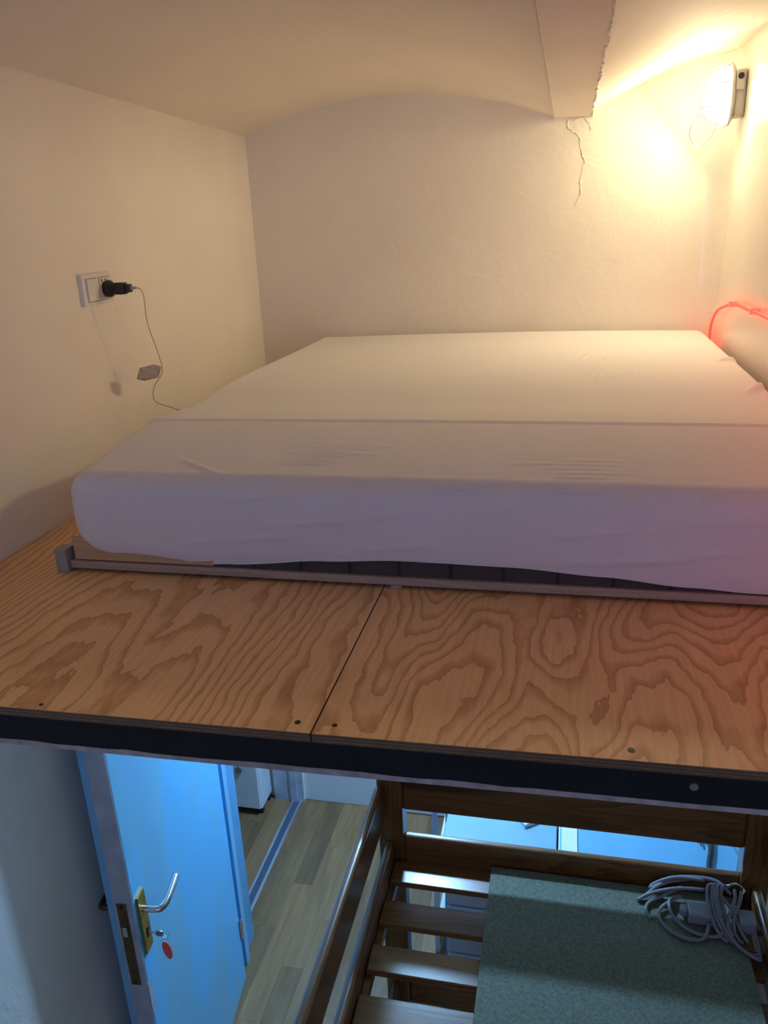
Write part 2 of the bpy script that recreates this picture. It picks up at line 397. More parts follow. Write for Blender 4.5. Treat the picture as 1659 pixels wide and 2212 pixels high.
# rear wall with a window (behind the camera)
bm = bmesh.new(); wx0, wx1, wz0, wz1 = -0.6, 0.8, -0.8, 0.28
for a in ((-2.7, wx0, ZF, ZC), (wx1, XR, ZF, ZC), (wx0, wx1, ZF, wz0), (wx0, wx1, wz1, ZC)): box(bm, a[0], a[1], YR - 0.12, YR, a[2], a[3])
tag(mk('wall_rear', bm, M['lower_wall']), 'white rear wall with the window, facing the bed platform', 'wall', kind='structure')
wn = thing('window_1', (0.1, YR - 0.06, wz0), 'white two-pane window in the rear wall', 'window', kind='structure')
for a in ((wx0, wx0 + .05, wz0, wz1), (wx1 - .05, wx1, wz0, wz1), (wx0 + .05, wx1 - .05, wz0, wz0 + .05), (wx0 + .05, wx1 - .05, wz1 - .05, wz1), (.08, .12, wz0 + .05, wz1 - .05)):
    mk('window_frame', bx(a[0], a[1], YR - .08, YR - .04, a[2], a[3], bev=.004), M['white_paint'], wn)
for a in ((wx0 + .05, .08), (.12, wx1 - .05)): mk('pane', bx(a[0], a[1], YR - .062, YR - .058, wz0 + .05, wz1 - .05), M['glass'], wn)
# right wall: outer wall plus the built-out part beside the mattress, with a soft inner corner
bm = bx(XR, XR + 0.12, YR, YB + 0.1, ZF, ZC)
XP = 0.492
out = [(XP, 0.84), (XP, YB - 0.06)] + [(XP - 0.06 + 0.06 * math.cos(t), YB - 0.06 + 0.06 * math.sin(t)) for t in [math.pi / 2 * k / 8 for k in range(1, 9)]] + [(XR, YB), (XR, 0.84)]
extrude_poly(bm, out, -0.6095, 0.62, 'z')
wr = mk('wall_right', bm, M['wall_gloss']); tag(wr, 'cream painted right wall carrying the caged lamp and red light strip', 'wall', kind='structure')
for p in wr.data.polygons: p.use_smooth = True
e = wr.modifiers.new('edge', 'EDGE_SPLIT'); e.split_angle = math.radians(25)
# far room walls seen through the doorway
tag(mk('wall_far', bx(-2.82, -2.7, YR, YB + 0.12, ZF, ZC), M['lower_wall']), 'white wall of the next room beyond the doorway', 'wall', kind='structure')
# vaulted ceiling: two shallow barrel vaults either side of a beam
def vault(x0, z0, x1, z1, sag, n=28):
    o = []
    for i in range(n + 1):
        t = i / n; o.append((x0 + (x1 - x0) * t, z0 + (z1 - z0) * t + 4 * sag * t * (1 - t)))
    return o
bm = bmesh.new()
for pr in (vault(-1.16, 0.307, -0.060, 0.306, 0.103), vault(0.056, 0.306, 1.16, 0.306, 0.158) + [(XR + .1, 0.306)], [(-2.8, 0.30), (-1.16, 0.30)]):
    pr = list(pr) + [(pr[-1][0], ZC), (pr[0][0], ZC)]
    extrude_poly(bm, pr, YR, YB, 'y')
ce = mk('ceiling', bm, M['ceiling']); tag(ce, 'shallow vaulted cream plaster ceiling above the bed', 'ceiling', kind='structure')
for p in ce.data.polygons: p.use_smooth = True
e = ce.modifiers.new('edge', 'EDGE_SPLIT'); e.split_angle = math.radians(25)
be = mk('trim_1', bx(-0.0615, 0.0575, YR, YB, 0.302, ZC), M['ceiling']); tag(be, 'flat plastered ceiling beam running between the two vaults', 'beam', kind='structure')
P3 = []
y = YB
while y > 0.6:
    P3.append((0.0575 + random.uniform(-.003, .004), y, 0.302 + random.uniform(-.003, .003))); y -= random.uniform(0.012, 0.03)
tag(mk('plaster_bead', tube(bmesh.new(), P3, [random.uniform(.0015, .004) for _ in P3], 6), M['bead'], be, smooth=True), 'chipped white plaster edge')
P3 = [(-0.0615, 0.6 + k * 0.06 if k < 39 else YB, 0.304 + random.uniform(-.001, .001)) for k in range(40)]
mk('plaster_joint', tube(bmesh.new(), P3, 0.0012, 5), M['grey_plastic'], be)
# skirting along the back wall below the platform
tag(mk('baseboard_back', bx(-0.72, 1.4, YB - 0.018, YB, ZF + 0.004, ZF + 0.045, bev=0.004), M['white_paint']), 'low white skirting board along the back wall floor', 'baseboard', kind='structure')
# threshold strip in the doorway
th = thing('trim_2', (-1.182, 2.57, ZF), 'ribbed aluminium threshold strip across the doorway floor', 'threshold', kind='structure')
for dx, mt, nm in ((-0.019, 'alu', 'metal_rail'), (0.0, 'rubber', 'rubber_insert'), (0.019, 'alu', 'metal_rail')):
    w = 0.006 if mt == 'alu' else 0.0125
    hh = 0.007 if mt == 'alu' else 0.004
    mk(nm, bx(-1.182 + dx - w, -1.182 + dx + w, 2.20, 2.962, ZF, ZF + hh, bev=0.0015), M[mt], th)
# door casing
tr = thing('trim_3', (-1.11, 2.1, ZF), 'pale blue painted door casing around the doorway', 'door frame', kind='structure')
def casing(name, y0, y1, z0, z1, d0, d1, mat):
    bmc = bmesh.new()
    hexa(bmc, [(xw(y0) + d0, y0, z0), (xw(y1) + d0, y1, z0), (xw(y1) + d1, y1, z0), (xw(y0) + d1, y0, z0)],
         [(xw(y0) + d0, y0, z1), (xw(y1) + d0, y1, z1), (xw(y1) + d1, y1, z1), (xw(y0) + d1, y0, z1)])
    return mk(name, bmc, mat, tr)
casing('casing_board', 2.09, 2.19, ZF, -0.74, 0.0, 0.018, M['casing'])
casing('casing_bead', 2.060, 2.088, ZF, -0.74, 0.0, 0.038, M['casing_light'])
casing('casing_board', 2.022, 2.058, ZF, -0.74, 0.0, 0.022, M['casing'])
casing('casing_board', 2.19, 2.965, -0.83, -0.74, 0.0, 0.020, M['door'])
casing('jamb_lining', 2.19, 2.20, ZF, -0.83, -0.14, 0.012, M['door'])
casing('jamb_lining', 2.955, 2.965, ZF, -0.83, -0.145, 0.0, M['door_edge'])
casing('jamb_stop', 2.945, 2.955, ZF, -0.83, -0.06, -0.03, M['door_edge'])

# door leaf standing open against the wall
Hx, Hy, Lx, Ly = -1.066, 2.005, -0.985, 1.338
dn = thing('door_1', (Hx, Hy, ZF), 'pale blue painted door standing open against the left wall', 'door', kind='structure')
du = Vector((Lx - Hx, Ly - Hy, 0)).normalized(); dv = Vector((du.y, -du.x, 0))   # dv points away from the wall? fixed below
if dv.x < 0: dv = -dv
def dl(s, t, z):    # s from latch edge toward the hinge, t out of the visible face
    p = Vector((Lx, Ly, 0)) - du * s + dv * t; return (p.x, p.y, z)
LW = (Vector((Lx, Ly)) - Vector((Hx, Hy))).length
def dbox(bmd, s0, s1, t0, t1, z0, z1):
    return hexa(bmd, [dl(s0, t0, z0), dl(s1, t0, z0), dl(s1, t1, z0), dl(s0, t1, z0)], [dl(s0, t0, z1), dl(s1, t0, z1), dl(s1, t1, z1), dl(s0, t1, z1)])
DB, DT = ZF + 0.008, -0.84
mk('leaf', dbox(bmesh.new(), 0.0, LW, -0.050, 0.0, DB, DT), M['door'], dn)
mk('edge_strip', dbox(bmesh.new(), -0.004, 0.0, -0.049, -0.001, DB, DT), M['door_edge'], dn)
mk('rebate_lip', dbox(bmesh.new(), 0.006, LW, -0.072, -0.054, DB, DT), M['casing_light'], dn)
lp = mk('lock_plate', dbox(bmesh.new(), -0.0065, -0.004, -0.042, -0.018, -1.80, -1.535), M['brass_dark'], dn)
mk('latch', dbox(bmesh.new(), -0.011, -0.0065, -0.036, -0.024, -1.635, -1.605), M['chrome'], lp)
for z in (-1.545, -1.79): mk('screw', dbox(bmesh.new(), -0.008, -0.0065, -0.034, -0.026, z - .004, z + .004), M['screw'], lp)
hp = mk('handle_plate', dbox(bmesh.new(), 0.012, 0.050, 0.0, 0.006, -1.715, -1.535), M['brass'], dn)
hx = lambda s, t, z: dl(s, t, z)
mk('lever', tb([hx(.031, .004, -1.585), hx(.031, .030, -1.585), hx(.034, .048, -1.585), hx(.055, .056, -1.584), hx(.100, .056, -1.580), hx(.135, .054, -1.577)], [.0085] * 16 + [.0095] * 13 + [.0095] * 12, 12, 8), M['chrome'], hp, smooth=True)
mk('keyhole', dbox(bmesh.new(), .026, .036, .006, .0075, -1.675, -1.650), M['sill_dark'], hp)
mk('lever', tb([hx(.031, -.072, -1.585), hx(.031, -.10, -1.585), hx(.05, -.108, -1.585), hx(.11, -.106, -1.58)], .008, 10, 6), M['brass_dark'], dn, smooth=True)
for z in (-1.05, -2.35): mk('hinge', tb([dl(LW + .004, .004, z - .04), dl(LW + .004, .004, z + .04)], .007, 10), M['chrome'], dn)
mk('chipped_patch', dbox(bmesh.new(), -0.0046, 0.02, -0.006, 0.0006, -1.90, -1.80), M['door_edge'], dn)

# ================================================================== LOFT PLATFORM
ZP, YP, XS = -0.61, 0.823, -0.302
pf = thing('bed_platform', (0, YP, -0.68), 'raised plywood sleeping platform with a black front edge', 'platform')
# right sheet, left sheet (18 mm), each its own board
mk('plywood_sheet', extrude_poly(bmesh.new(), [(xw(YP) + .001, YP - 0.012), (XS - .0012, YP), (XS - .0012, YB - .002), (xw(YB) + .001, YB - .002)], ZP - .0135, ZP, 'z'), M['ply_a'], pf)
mk('plywood_sheet', extrude_poly(bmesh.new(), [(XS + .0012, YP), (XR - .002, YP + 0.036), (XR - .002, YB - .002), (XS + .0012, YB - .002)], ZP - .0135, ZP, 'z'), M['ply_b'], pf)
# front board follows the same line
def fy(x): return YP + 0.012 * (x - XS) / 0.545 if x > XS else YP + 0.012 * (x - XS) / 0.8
bm = bmesh.new()
n = 10
def strip(bm, z0, z1, d0, d1, jag=0.0):
    vs = []
    NX = 70 if jag else 12
    for i in range(NX + 1):
        x = -1.083 + (1.49 + 1.083) * i / NX
        j = random.uniform(-jag, jag) if jag else 0
        vs.append([bm.verts.new(p) for p in ((x, fy(x) + d0, z0), (x, fy(x) + d1, z0), (x, fy(x) + d1, z1 + j), (x, fy(x) + d0, z1 + j))])
    for a, b in zip(vs, vs[1:]):
        for k in range(4): bm.faces.new([a[k], a[(k + 1) % 4], b[(k + 1) % 4], b[k]])
    bm.faces.new(vs[0]); bm.faces.new(vs[-1][::-1])
    return bm
fb = mk('front_board', strip(bmesh.new(), -0.668, ZP - .0135, 0.004, 0.022), M['black_film'], pf)
tag(mk('chipped_edge', strip(bmesh.new(), -0.6745, -0.6665, 0.0032, 0.0215, 0.0012), M['pale_edge'], pf), 'pale chipped lower edge')
# joists and front screws, plus one dark knot hole
for x in (-0.75, -0.25, 0.25, 0.75): mk('joist', bx(x - .02, x + .02, YP + 0.06, YB - .01, -0.70, ZP - .0137), M['birch'], pf)
for (x, y, r, mt) in ((-0.696, 0.829, .0032, 'screw'), (-0.326, 0.844, .0042, 'screw'), (-0.276, 0.845, .0036, 'screw'), (0.094, 0.851, .0045, 'screw')):
    mk('screw_knot_disc', tb([(x, y, ZP - .002), (x, y, ZP + .0006)], r, 10), M[mt], pf)
mk('bolt_head', tb([(0.166, fy(.166) + .006, -0.642), (0.166, fy(.166) + .0015, -0.642)], .0052, 12), M['zinc'], pf)

# ================================================================== SLATTED BASE, MATTRESS, SHEET
sb = thing('slatted_base', (-0.23, 2.1, ZP), 'low wooden slatted bed base with grey end caps under the mattress', 'bed base')
YM = 1.262
mk('front_rail', bx(-0.922, 0.47, YM - .004, YM + .018, -0.603, -0.588, bev=.002), M['shaded_birch'], sb)
mk('corner_block', bx(-0.913, -0.625, YM + .001, YM + .0095, -0.5865, -0.54, bev=.002), M['birch'], sb)
mk('back_rail', bx(-0.922, 0.47, 2.93, 2.952, -0.603, -0.569, bev=.002), M['birch'], sb)
for x in (-0.922, 0.452): mk('side_rail', bx(x, x + .018, YM + .03, 2.925, -0.603, -0.569, bev=.002), M['birch'], sb)
for x, y in ((-0.936, YM - .002), (0.478, YM - .002), (-0.936, 2.93), (0.478, 2.93)):
    mk('end_cap', bx(x - .0125, x + .0125, y - .010, y + .022, ZP, -0.563, bev=.003), M['grey_plastic'], sb)
for k in range(13):
    yy = 1.36 + k * 0.12
    mk('slat', bx(-0.90, 0.45, yy - .028, yy + .028, -0.569, -0.561, bev=.002), M['birch'], sb)
mk('foot', bx(-0.289, -0.268, YM - .004, YM + .014, ZP, -0.603, bev=.002), M['grey_plastic'], sb)
mk('foot', bx(-0.289, -0.268, 2.6, 2.62, ZP, -0.561, bev=.002), M['grey_plastic'], sb)

MX0, MX1, MY0, MY1 = -0.912, 0.468, YM, 2.962
ZT = -0.386
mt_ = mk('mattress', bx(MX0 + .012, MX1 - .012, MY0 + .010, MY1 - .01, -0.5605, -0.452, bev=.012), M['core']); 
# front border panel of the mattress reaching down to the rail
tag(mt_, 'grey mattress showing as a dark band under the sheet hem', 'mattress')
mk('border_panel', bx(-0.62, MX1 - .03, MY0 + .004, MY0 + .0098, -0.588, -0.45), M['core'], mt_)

def interp(t, P):
    if t <= P[0][0]: return P[0][1]
    for (a, b), (c, d) in zip(P, P[1:]):
        if t <= c:
            u = (t - a) / (c - a); u = u * u * (3 - 2 * u); return b + (d - b) * u
    return P[-1][1]
HEM = [(-0.92, -0.545), (-0.902, -0.566), (-0.826, -0.580), (-0.683, -0.5855), (-0.589, -0.580), (-0.409, -0.563), (-0.274, -0.555), (-0.081, -0.557), (0.072, -0.567), (0.218, -0.579), (0.30, -0.584), (0.47, -0.58)]
fr = []   # creases on the front: x0,z0,x1,z1,width,height
for (x0, z0, x1, z1, h) in ((-.75, -.43, -.55, -.418, .0022), (-.60, -.455, -.33, -.418, .0030), (-.52, -.50, -.25, -.468, .0022), (-.86, -.50, -.80, -.43, .002), (-.70, -.54, -.45, -.515, .002),
                            (-.28, -.425, -.02, -.400, .0034), (-.05, -.418, .20, -.402, .004), (-.02, -.50, .16, -.478, .0022), (.10, -.535, .30, -.512, .0025), (.0, -.545, .22, -.53, .002), (-.35, -.54, -.2, -.52, .0015), (.18, -.47, .42, -.45, .002), (-.885, -.415, -.83, -.41, .002), (-.47, -.445, -.2, -.43, .0016)):
    fr.append((x0, z0, x1, z1, 0.006, h))
tp = []   # ripples on the top: x0,y0,x1,y1,width,height
rnd = random.Random(5)
for k in range(9): tp.append((-.23 + k * .019, 2.02 + k * .006, -.215 + k * .019 + .02, 2.12 + rnd.uniform(-.02, .04), .006, .0016))
for k in range(12): tp.append((.02 + k * .022, 2.33 + rnd.uniform(-.03, .03), .05 + k * .022, 2.46 + rnd.uniform(-.04, .04), .007, .0016))
for k in range(10): tp.append((.06 + k * .02, 2.05 + rnd.uniform(-.02, .02), .075 + k * .02, 2.13, .006, .0014))
for k in range(8): tp.append((.02 + .012 * k, 2.2, -.0 + .012 * k, 2.34, .006, .001))
for k in range(9): tp.append((-.50 + rnd.uniform(-.03, .04), 1.345 + .013 * k, -.36 + rnd.uniform(-.06, .05), 1.342 + .013 * k, .0035, .0014))
for k in range(5): tp.append((-.05 + rnd.uniform(-.05, .05), 1.31 + .018 * k, .16 + rnd.uniform(-.08, .08), 1.313 + .018 * k, .004, .0012))
tp.append((-0.60, 1.285, -.72, 1.36, .007, .002)); tp.append((.40, 1.9, .47, 2.02, .012, .006)); tp.append((.40, 2.30, .47, 2.34, .010, .006))
def ridge(u, v, R):
    h = 0.0
    for (a, b, c, d, w, hh) in R:
        m_ = 3 * w
        if u < min(a, c) - m_ or u > max(a, c) + m_ or v < min(b, d) - m_ or v > max(b, d) + m_: continue
        dx, dy = c - a, d - b; L2 = dx * dx + dy * dy
        t = ((u - a) * dx + (v - b) * dy) / L2
        tc_ = min(1, max(0, t)); px, py = a + dx * tc_, b + dy * tc_
        q = (u - px) ** 2 + (v - py) ** 2
        if q < 9 * w * w: h += hh * math.exp(-q / (w * w)) * (1 - abs(2 * tc_ - 1) ** 3 * 0.8)
    return h
def ztop(x, y):
    z = ZT
    if y < 1.575: z -= 0.034 * ((1.575 - y) / 0.31) ** 1.15
    if y < 1.575: z += 0.0
    t = (y - 1.575)
    if 0 <= t < 0.16: z += 0.0035 * math.exp(-t / 0.05)
    z -= 0.010 * math.exp(-((y - 1.80) / 0.12) ** 2)          # shallow dip where someone sat
    z += 0.006 * math.sin((x + 0.9) / 1.38 * math.pi * 1.0) * (0.4 + 0.6 * min(1, max(0, (y - 1.9) / 0.9)))
    if y > 2.2: z -= 0.006 * (1 - min(1, max(0, (x + .9) / 1.0))) * min(1, (y - 2.2) / .5)
    return z
NX, NYT, NZ = 300, 240, 46
R_ = 0.042
bm = bmesh.new()
cx0, cx1, cy0, cy1 = MX0 + R_, MX1 - R_, MY0 + R_, MY1 - R_
xsx = [MX0 + (MX1 - MX0) * i / NX for i in range(NX + 1)]
ysy = [MY0 + (MY1 - MY0) * (j / NYT) ** 1.35 for j in range(NYT + 1)]
def rnd_pt(x, y, z, fx):
    """rounded box mapping of a point on the box shell"""
    zt = ztop(min(max(x, cx0), cx1), min(max(y, cy0), cy1)); cz = zt - R_
    ix, iy, iz = min(max(x, cx0), cx1), min(max(y, cy0), cy1), min(z, cz)
    d = Vector((x - ix, y - iy, max(0, z - iz) if z > cz else 0))
    if d.length > 1e-9: d = d.normalized() * R_
    return Vector((ix, iy, iz)) + d
cache = {}
def vert(key, p):
    if key not in cache: cache[key] = bm.verts.new(p)
    return cache[key]
def top_v(i, j):
    x, y = xsx[i], ysy[j]
    p = rnd_pt(x, y, ztop(min(max(x, cx0), cx1), min(max(y, cy0), cy1)), 0)
    edge = min(1, (x - MX0) / .03, (MX1 - x) / .03 + .3, (y - MY0) / .02)
    p.z += 1.6 * ridge(x, y, tp) * max(0, edge)
    return vert((i, j, 0), p)
for i in range(NX):
    for j in range(NYT): bm.faces.new([top_v(i, j), top_v(i + 1, j), top_v(i + 1, j + 1), top_v(i, j + 1)])
def side_ring():
    ring = [(i, 0) for i in range(NX + 1)] + [(NX, j) for j in range(1, NYT + 1)] + [(i, NYT) for i in range(NX - 1, -1, -1)] + [(0, j) for j in range(NYT - 1, 0, -1)]
    return ring
ring = side_ring(); hemverts = []
for k in range(1, NZ + 1):
    for (i, j) in ring:
        x, y = xsx[i], ysy[j]
        zt = ztop(min(max(x, cx0), cx1), min(max(y, cy0), cy1))
        hem = interp(x, HEM) if j == 0 else (-0.545 + (-0.560 + 0.545) * min(1, (y - MY0) / .2))
        z = zt + (hem - zt) * (k / NZ)
        p = rnd_pt(x, y, z, 0)
        if j == 0:
            d = 1.7 * ridge(x, z, fr) + 0.0012 * math.sin(x * 31 + z * 60) * math.sin(z * 40) 
            bulge = 0.006 * math.sin(math.pi * min(1, max(0, (zt - z) / 0.19)))
            tuck = 0.010 * max(0, (k / NZ - 0.8) / 0.2) ** 2 * (0.3 + 0.7 * min(1, max(0, (-x - .4) / .4)))
            p.y += -d - bulge + tuck
            if x < -0.80: p.x += 0.03 * max(0, (k / NZ - .72) / .28) ** 2 * (1 - min(1, (x - MX0) / .10))
            if i == 0: p.x -= 0.0
        elif i == 0:
            p.x -= 0.005 * math.sin(math.pi * min(1, (zt - z) / .18))
            if y < 1.45: p.x += 0.03 * max(0, (k / NZ - .72) / .28) ** 2
        vert((i, j, k), p)
L = len(ring)
for k in range(NZ):
    for a in range(L):
        r0, r1 = ring[a], ring[(a + 1) % L]
        bm.faces.new([cache[(r0[0], r0[1], k)], cache[(r0[0], r0[1], k + 1)], cache[(r1[0], r1[1], k + 1)], cache[(r1[0], r1[1], k)]])
hemline = [cache[(i, 0, NZ)].co.copy() for i in range(0, NX + 1, 4)]
hemline2 = [cache[(i, 0, NZ - 2)].co.copy() for i in range(0, NX + 1, 4)]
sh = mk('fitted_sheet', bm, M['sheet'], smooth=True)
tag(sh, 'white fitted sheet stretched over the large mattress', 'bed sheet')
mk('hem', tube(bmesh.new(), [(p.x, p.y - .0006, p.z) for p in hemline], .0016, 6), M['sheet'], sh, smooth=True)
mk('hem_stitching', tube(bmesh.new(), [(p.x, p.y - .0002, p.z) for p in hemline2], .0007, 5), M['sheet'], sh, smooth=True)

# ================================================================== WALL LAMP (caged bulkhead)
LY, LZ = 2.83, 0.316
la = thing('wall_lamp', (XP, LY, LZ - .08), 'lit oval bulkhead lamp with wire cage high on the right wall', 'lamp')
def oval(x, ry, rz, n=32, cy=LY, cz=LZ): return [(x, cy + ry * math.copysign(abs(math.cos(t)) ** .8, math.cos(t)), cz + rz * math.copysign(abs(math.sin(t)) ** .8, math.sin(t))) for t in [2 * math.pi * k / n for k in range(n)]]
def loft(bm, rings, cap=True):
    rr = [[bm.verts.new(p) for p in r] for r in rings]
    for a, b in zip(rr, rr[1:]):
        for k in range(len(a)): bm.faces.new([a[k], a[(k + 1) % len(a)], b[(k + 1) % len(a)], b[k]])
    if cap: bm.faces.new(rr[0][::-1]); bm.faces.new(rr[-1])
    return bm
mk('back_plate', bx(XP - .030, XP - .001, LY - .042, LY + .042, LZ - .062, LZ + .064, bev=.006), M['lamp_grey'], la)
mk('gland_box', bx(XP - .032, XP - .006, LY - .050, LY - .0415, LZ + .008, LZ + .062, bev=.004), M['lamp_grey'], la)
mk('cable_gland', tb([(XP - .020, LY - .049, LZ + .044), (XP - .020, LY - .0535, LZ + .044)], .0085, 14), M['sill_dark'], la)
mk('flange', loft(bmesh.new(), [oval(XP - .030, .044, .070), oval(XP - .036, .056, .083), oval(XP - .042, .056, .083), oval(XP - .044, .050, .076)]), M['lamp_grey'], la, smooth=False)
rings = []
for k in range(9):
    t = math.pi / 2 * k / 8.4
    rings.append(oval(XP - .044 - .068 * math.sin(t), .048 * math.cos(t) ** .7, .074 * math.cos(t) ** .7))
TA, TD = math.radians(46), math.radians(32); LX = XP - .074
def tilt(a, b, o, n=32):
    r_ = []
    for k in range(n):
        t = 2 * math.pi * k / n; u = a * math.cos(t)
        w_ = b * math.sin(t); f_ = o * math.cos(TD) + w_ * math.sin(TD); g_ = w_ * math.cos(TD) - o * math.sin(TD)   # also leaning slightly down
        r_.append((LX - math.sin(TA) * u - math.cos(TA) * f_, LY + math.cos(TA) * u - math.sin(TA) * f_, LZ + g_))
    return r_
mk('light_shield', loft(bmesh.new(), [tilt(.022, .038, -.012), tilt(.031, .050, -.002), tilt(.0325, .0515, .000)]), M['white_plastic'], la)  # added opaque backing, blocks the emitter's light toward the back wall
vv = tilt(.0305, .0495, .0012); mk('led_board', (vv, [list(range(len(vv)))]), M['lamp_bulb'], la)  # unseen emitter, tilted off the back wall to shrink its bright patch
mk('glass_dome', loft(bmesh.new(), rings), M['lamp_glow'], la, smooth=True)
def cage(points, r=.0016): return mk('cage_wire', tb(points, r, 6, 6), M['chrome'], la, smooth=True)
for dy in (-0.018, 0.018):
    cage([(XP - .04, LY + dy, LZ + .083), (XP - .085, LY + dy, LZ + .076), (XP - .115, LY + dy, LZ + .045), (XP - .123, LY + dy, LZ), (XP - .115, LY + dy, LZ - .045), (XP - .085, LY + dy, LZ - .076), (XP - .04, LY + dy, LZ - .083)])
for dz in (.03, -.03):
    cage([(XP - .04, LY - .057, LZ + dz), (XP - .085, LY - .050, LZ + dz), (XP - .119, LY - .02, LZ + dz), (XP - .119, LY + .02, LZ + dz), (XP - .085, LY + .05, LZ + dz), (XP - .04, LY + .057, LZ + dz)])
cage([(XP - .118, LY - .018, LZ - .035), (XP - .145, LY - .018, LZ - .085), (XP - .140, LY - .018, LZ - .118), (XP - .118, LY - .018, LZ - .134), (XP - .092, LY - .018, LZ - .122), (XP - .070, LY - .018, LZ - .082)])

# ================================================================== RED LED TUBE on the right wall
XL = XP - .018
led = thing('led_tube', (XP, 2.6, -0.45), 'glowing red flexible light tube clipped along the right wall', 'light strip')
mk('tube', tb([(XL, 2.915, -.47), (XL, 2.915, -.41), (XL, 2.905, -.365), (XL, 2.83, -.315), (XL, 2.70, -.285), (XL, 2.53, -.262), (XL, 2.34, -.258), (XL, 2.13, -.254), (XL, 1.85, -.262), (XL, 1.5, -.28), (XL, 1.15, -.33), (XL, .95, -.42), (XL, .90, -.52), (XL, .90, -.60)], .0046, 8, 8), M['led'], led, smooth=True)
for (y, z) in ((2.60, -.268), (2.30, -.257), (1.7, -.27)):
    mk('clip', bx(XL - .007, XP - .0005, y - .003, y + .003, z - .008, z + .009, bev=.001), M['white_plastic'], led)

# ================================================================== SWITCH AND SOCKET, PLUG, CORD
def lwp(off, y, z): return (xw(y) + off, y, z)
def wbox(bmw, y0, y1, z0, z1, o0, o1, taper=0.0):
    return hexa(bmw, [lwp(o0, y0, z0), lwp(o0, y1, z0), lwp(o0, y1, z1), lwp(o0, y0, z1)],
                [lwp(o1, y0 + taper, z0 + taper), lwp(o1, y1 - taper, z0 + taper), lwp(o1, y1 - taper, z1 - taper), lwp(o1, y0 + taper, z1 - taper)])
so = thing('wall_socket', (xw(1.8), 1.8, -0.156), 'white double plate with light switch and socket on the left wall', 'socket')
mk('frame', wbox(bmesh.new(), 1.734, 1.874, -0.156, -0.081, 0, .009, .003), M['white_plastic'], so)
rk = wbox(bmesh.new(), 1.752, 1.802, -0.146, -0.094, .009, .0125, .002); mk('rocker', rk, M['white_plastic'], so)
mk('gap_line', wbox(bmesh.new(), 1.7505, 1.8035, -0.1475, -0.0925, .0085, .0094), M['grey_plastic'], so)
mk('gap_line', wbox(bmesh.new(), 1.8105, 1.8635, -0.1475, -0.0925, .0085, .0094), M['grey_plastic'], so)
mk('socket_insert', wbox(bmesh.new(), 1.812, 1.862, -0.146, -0.094, .009, .0108, .001), M['white_plastic'], so)
for y in (1.822, 1.840): mk('shutter_hole', tb([lwp(.0105, y, -.1005), lwp(.0112, y, -.1005)], .0028, 10), M['black_plastic'], so)
pl = thing('plug_adapter', (xw(1.84) + .01, 1.84, -0.14), 'black plug adapter pushed into the wall socket', 'plug')
pc = lwp(0, 1.838, -.122)
mk('base_disc', loft(bmesh.new(), [[(pc[0] + o, pc[1] + r * math.cos(t), pc[2] + r * math.sin(t)) for t in [2 * math.pi * k / 24 for k in range(24)]] for o, r in ((.0115, .019), (.020, .021), (.026, .019), (.033, .010), (.040, .009))]), M['black_plastic'], pl, smooth=False)
mk('body', bx(pc[0] + .037, pc[0] + .064, pc[1] - .011, pc[1] + .011, pc[2] - .014, pc[2] + .014, bev=.003), M['black_plastic'], pl)
mk('nose', bx(pc[0] + .064, pc[0] + .078, pc[1] - .009, pc[1] + .009, pc[2] - .010, pc[2] + .010, bev=.003), M['black_plastic'], pl)
co = thing('string_light_cord', (xw(1.9) + .03, 1.95, -0.47), 'thin pale cord hanging from the plug down to the mattress', 'cord')
x0 = pc[0] + .078
mk('strain_relief', tb([(x0, 1.838, -.122), (x0 + .014, 1.838, -.1215)], [.0045, .003], 10), M['cord'], co)
mk('cord', tb([(x0 + .012, 1.838, -.1215), (x0 + .022, 1.842, -.125), (x0 + .024, 1.85, -.145), (-1.02, 1.865, -.21), (-1.02, 1.90, -.295), (-1.025, 1.915, -.34), (-1.04, 1.89, -.375), (-1.04, 1.885, -.41), (-1.0, 1.90, -.432), (-.96, 1.915, -.452), (-.935, 1.92, -.475)], .0013, 6, 8), M['cord'], co, smooth=True)
tgp = [(-1.023, 1.912, -.325), (-1.030, 1.90, -.352), (-1.052, 1.862, -.353), (-1.058, 1.84, -.344), (-1.050, 1.848, -.318), (-1.033, 1.89, -.316)]
bm = bmesh.new(); hexa(bm, tgp, [(a + .0012, b - .0012, c) for a, b, c in tgp]); mk('paper_tag', bm, M['clear_tag'], co)

# ================================================================== KEY with red tag
ky = thing('key', dl(.031, .012, -1.77), 'key with red oval tag hanging in the open door lock', 'key')
mk('key_shaft', tb([dl(.031, .0062, -1.662), dl(.031, .028, -1.662)], .0025, 8), M['chrome'], ky)
mk('key_bow', loft(bmesh.new(), [[dl(.031 + o, .036 + .011 * math.cos(t), -1.664 + .009 * math.sin(t)) for t in [2 * math.pi * k / 16 for k in range(16)]] for o in (-.0015, .0015)]), M['grey_metal'], ky)
mk('key_ring', tb([dl(.031 + .001 * k, .044 + .010 * math.cos(t), -1.683 + .010 * math.sin(t)) for k, t in enumerate([2 * math.pi * q / 18 for q in range(19)])], .0010, 6), M['chrome'], ky)
mk('tag', loft(bmesh.new(), [[dl(.034 + o, .048 + .011 * math.cos(t) - .004 * math.sin(t), -1.722 + .029 * math.sin(t)) for t in [2 * math.pi * k / 20 for k in range(20)]] for o in (-.002, .002)]), M['red_tag'], ky)

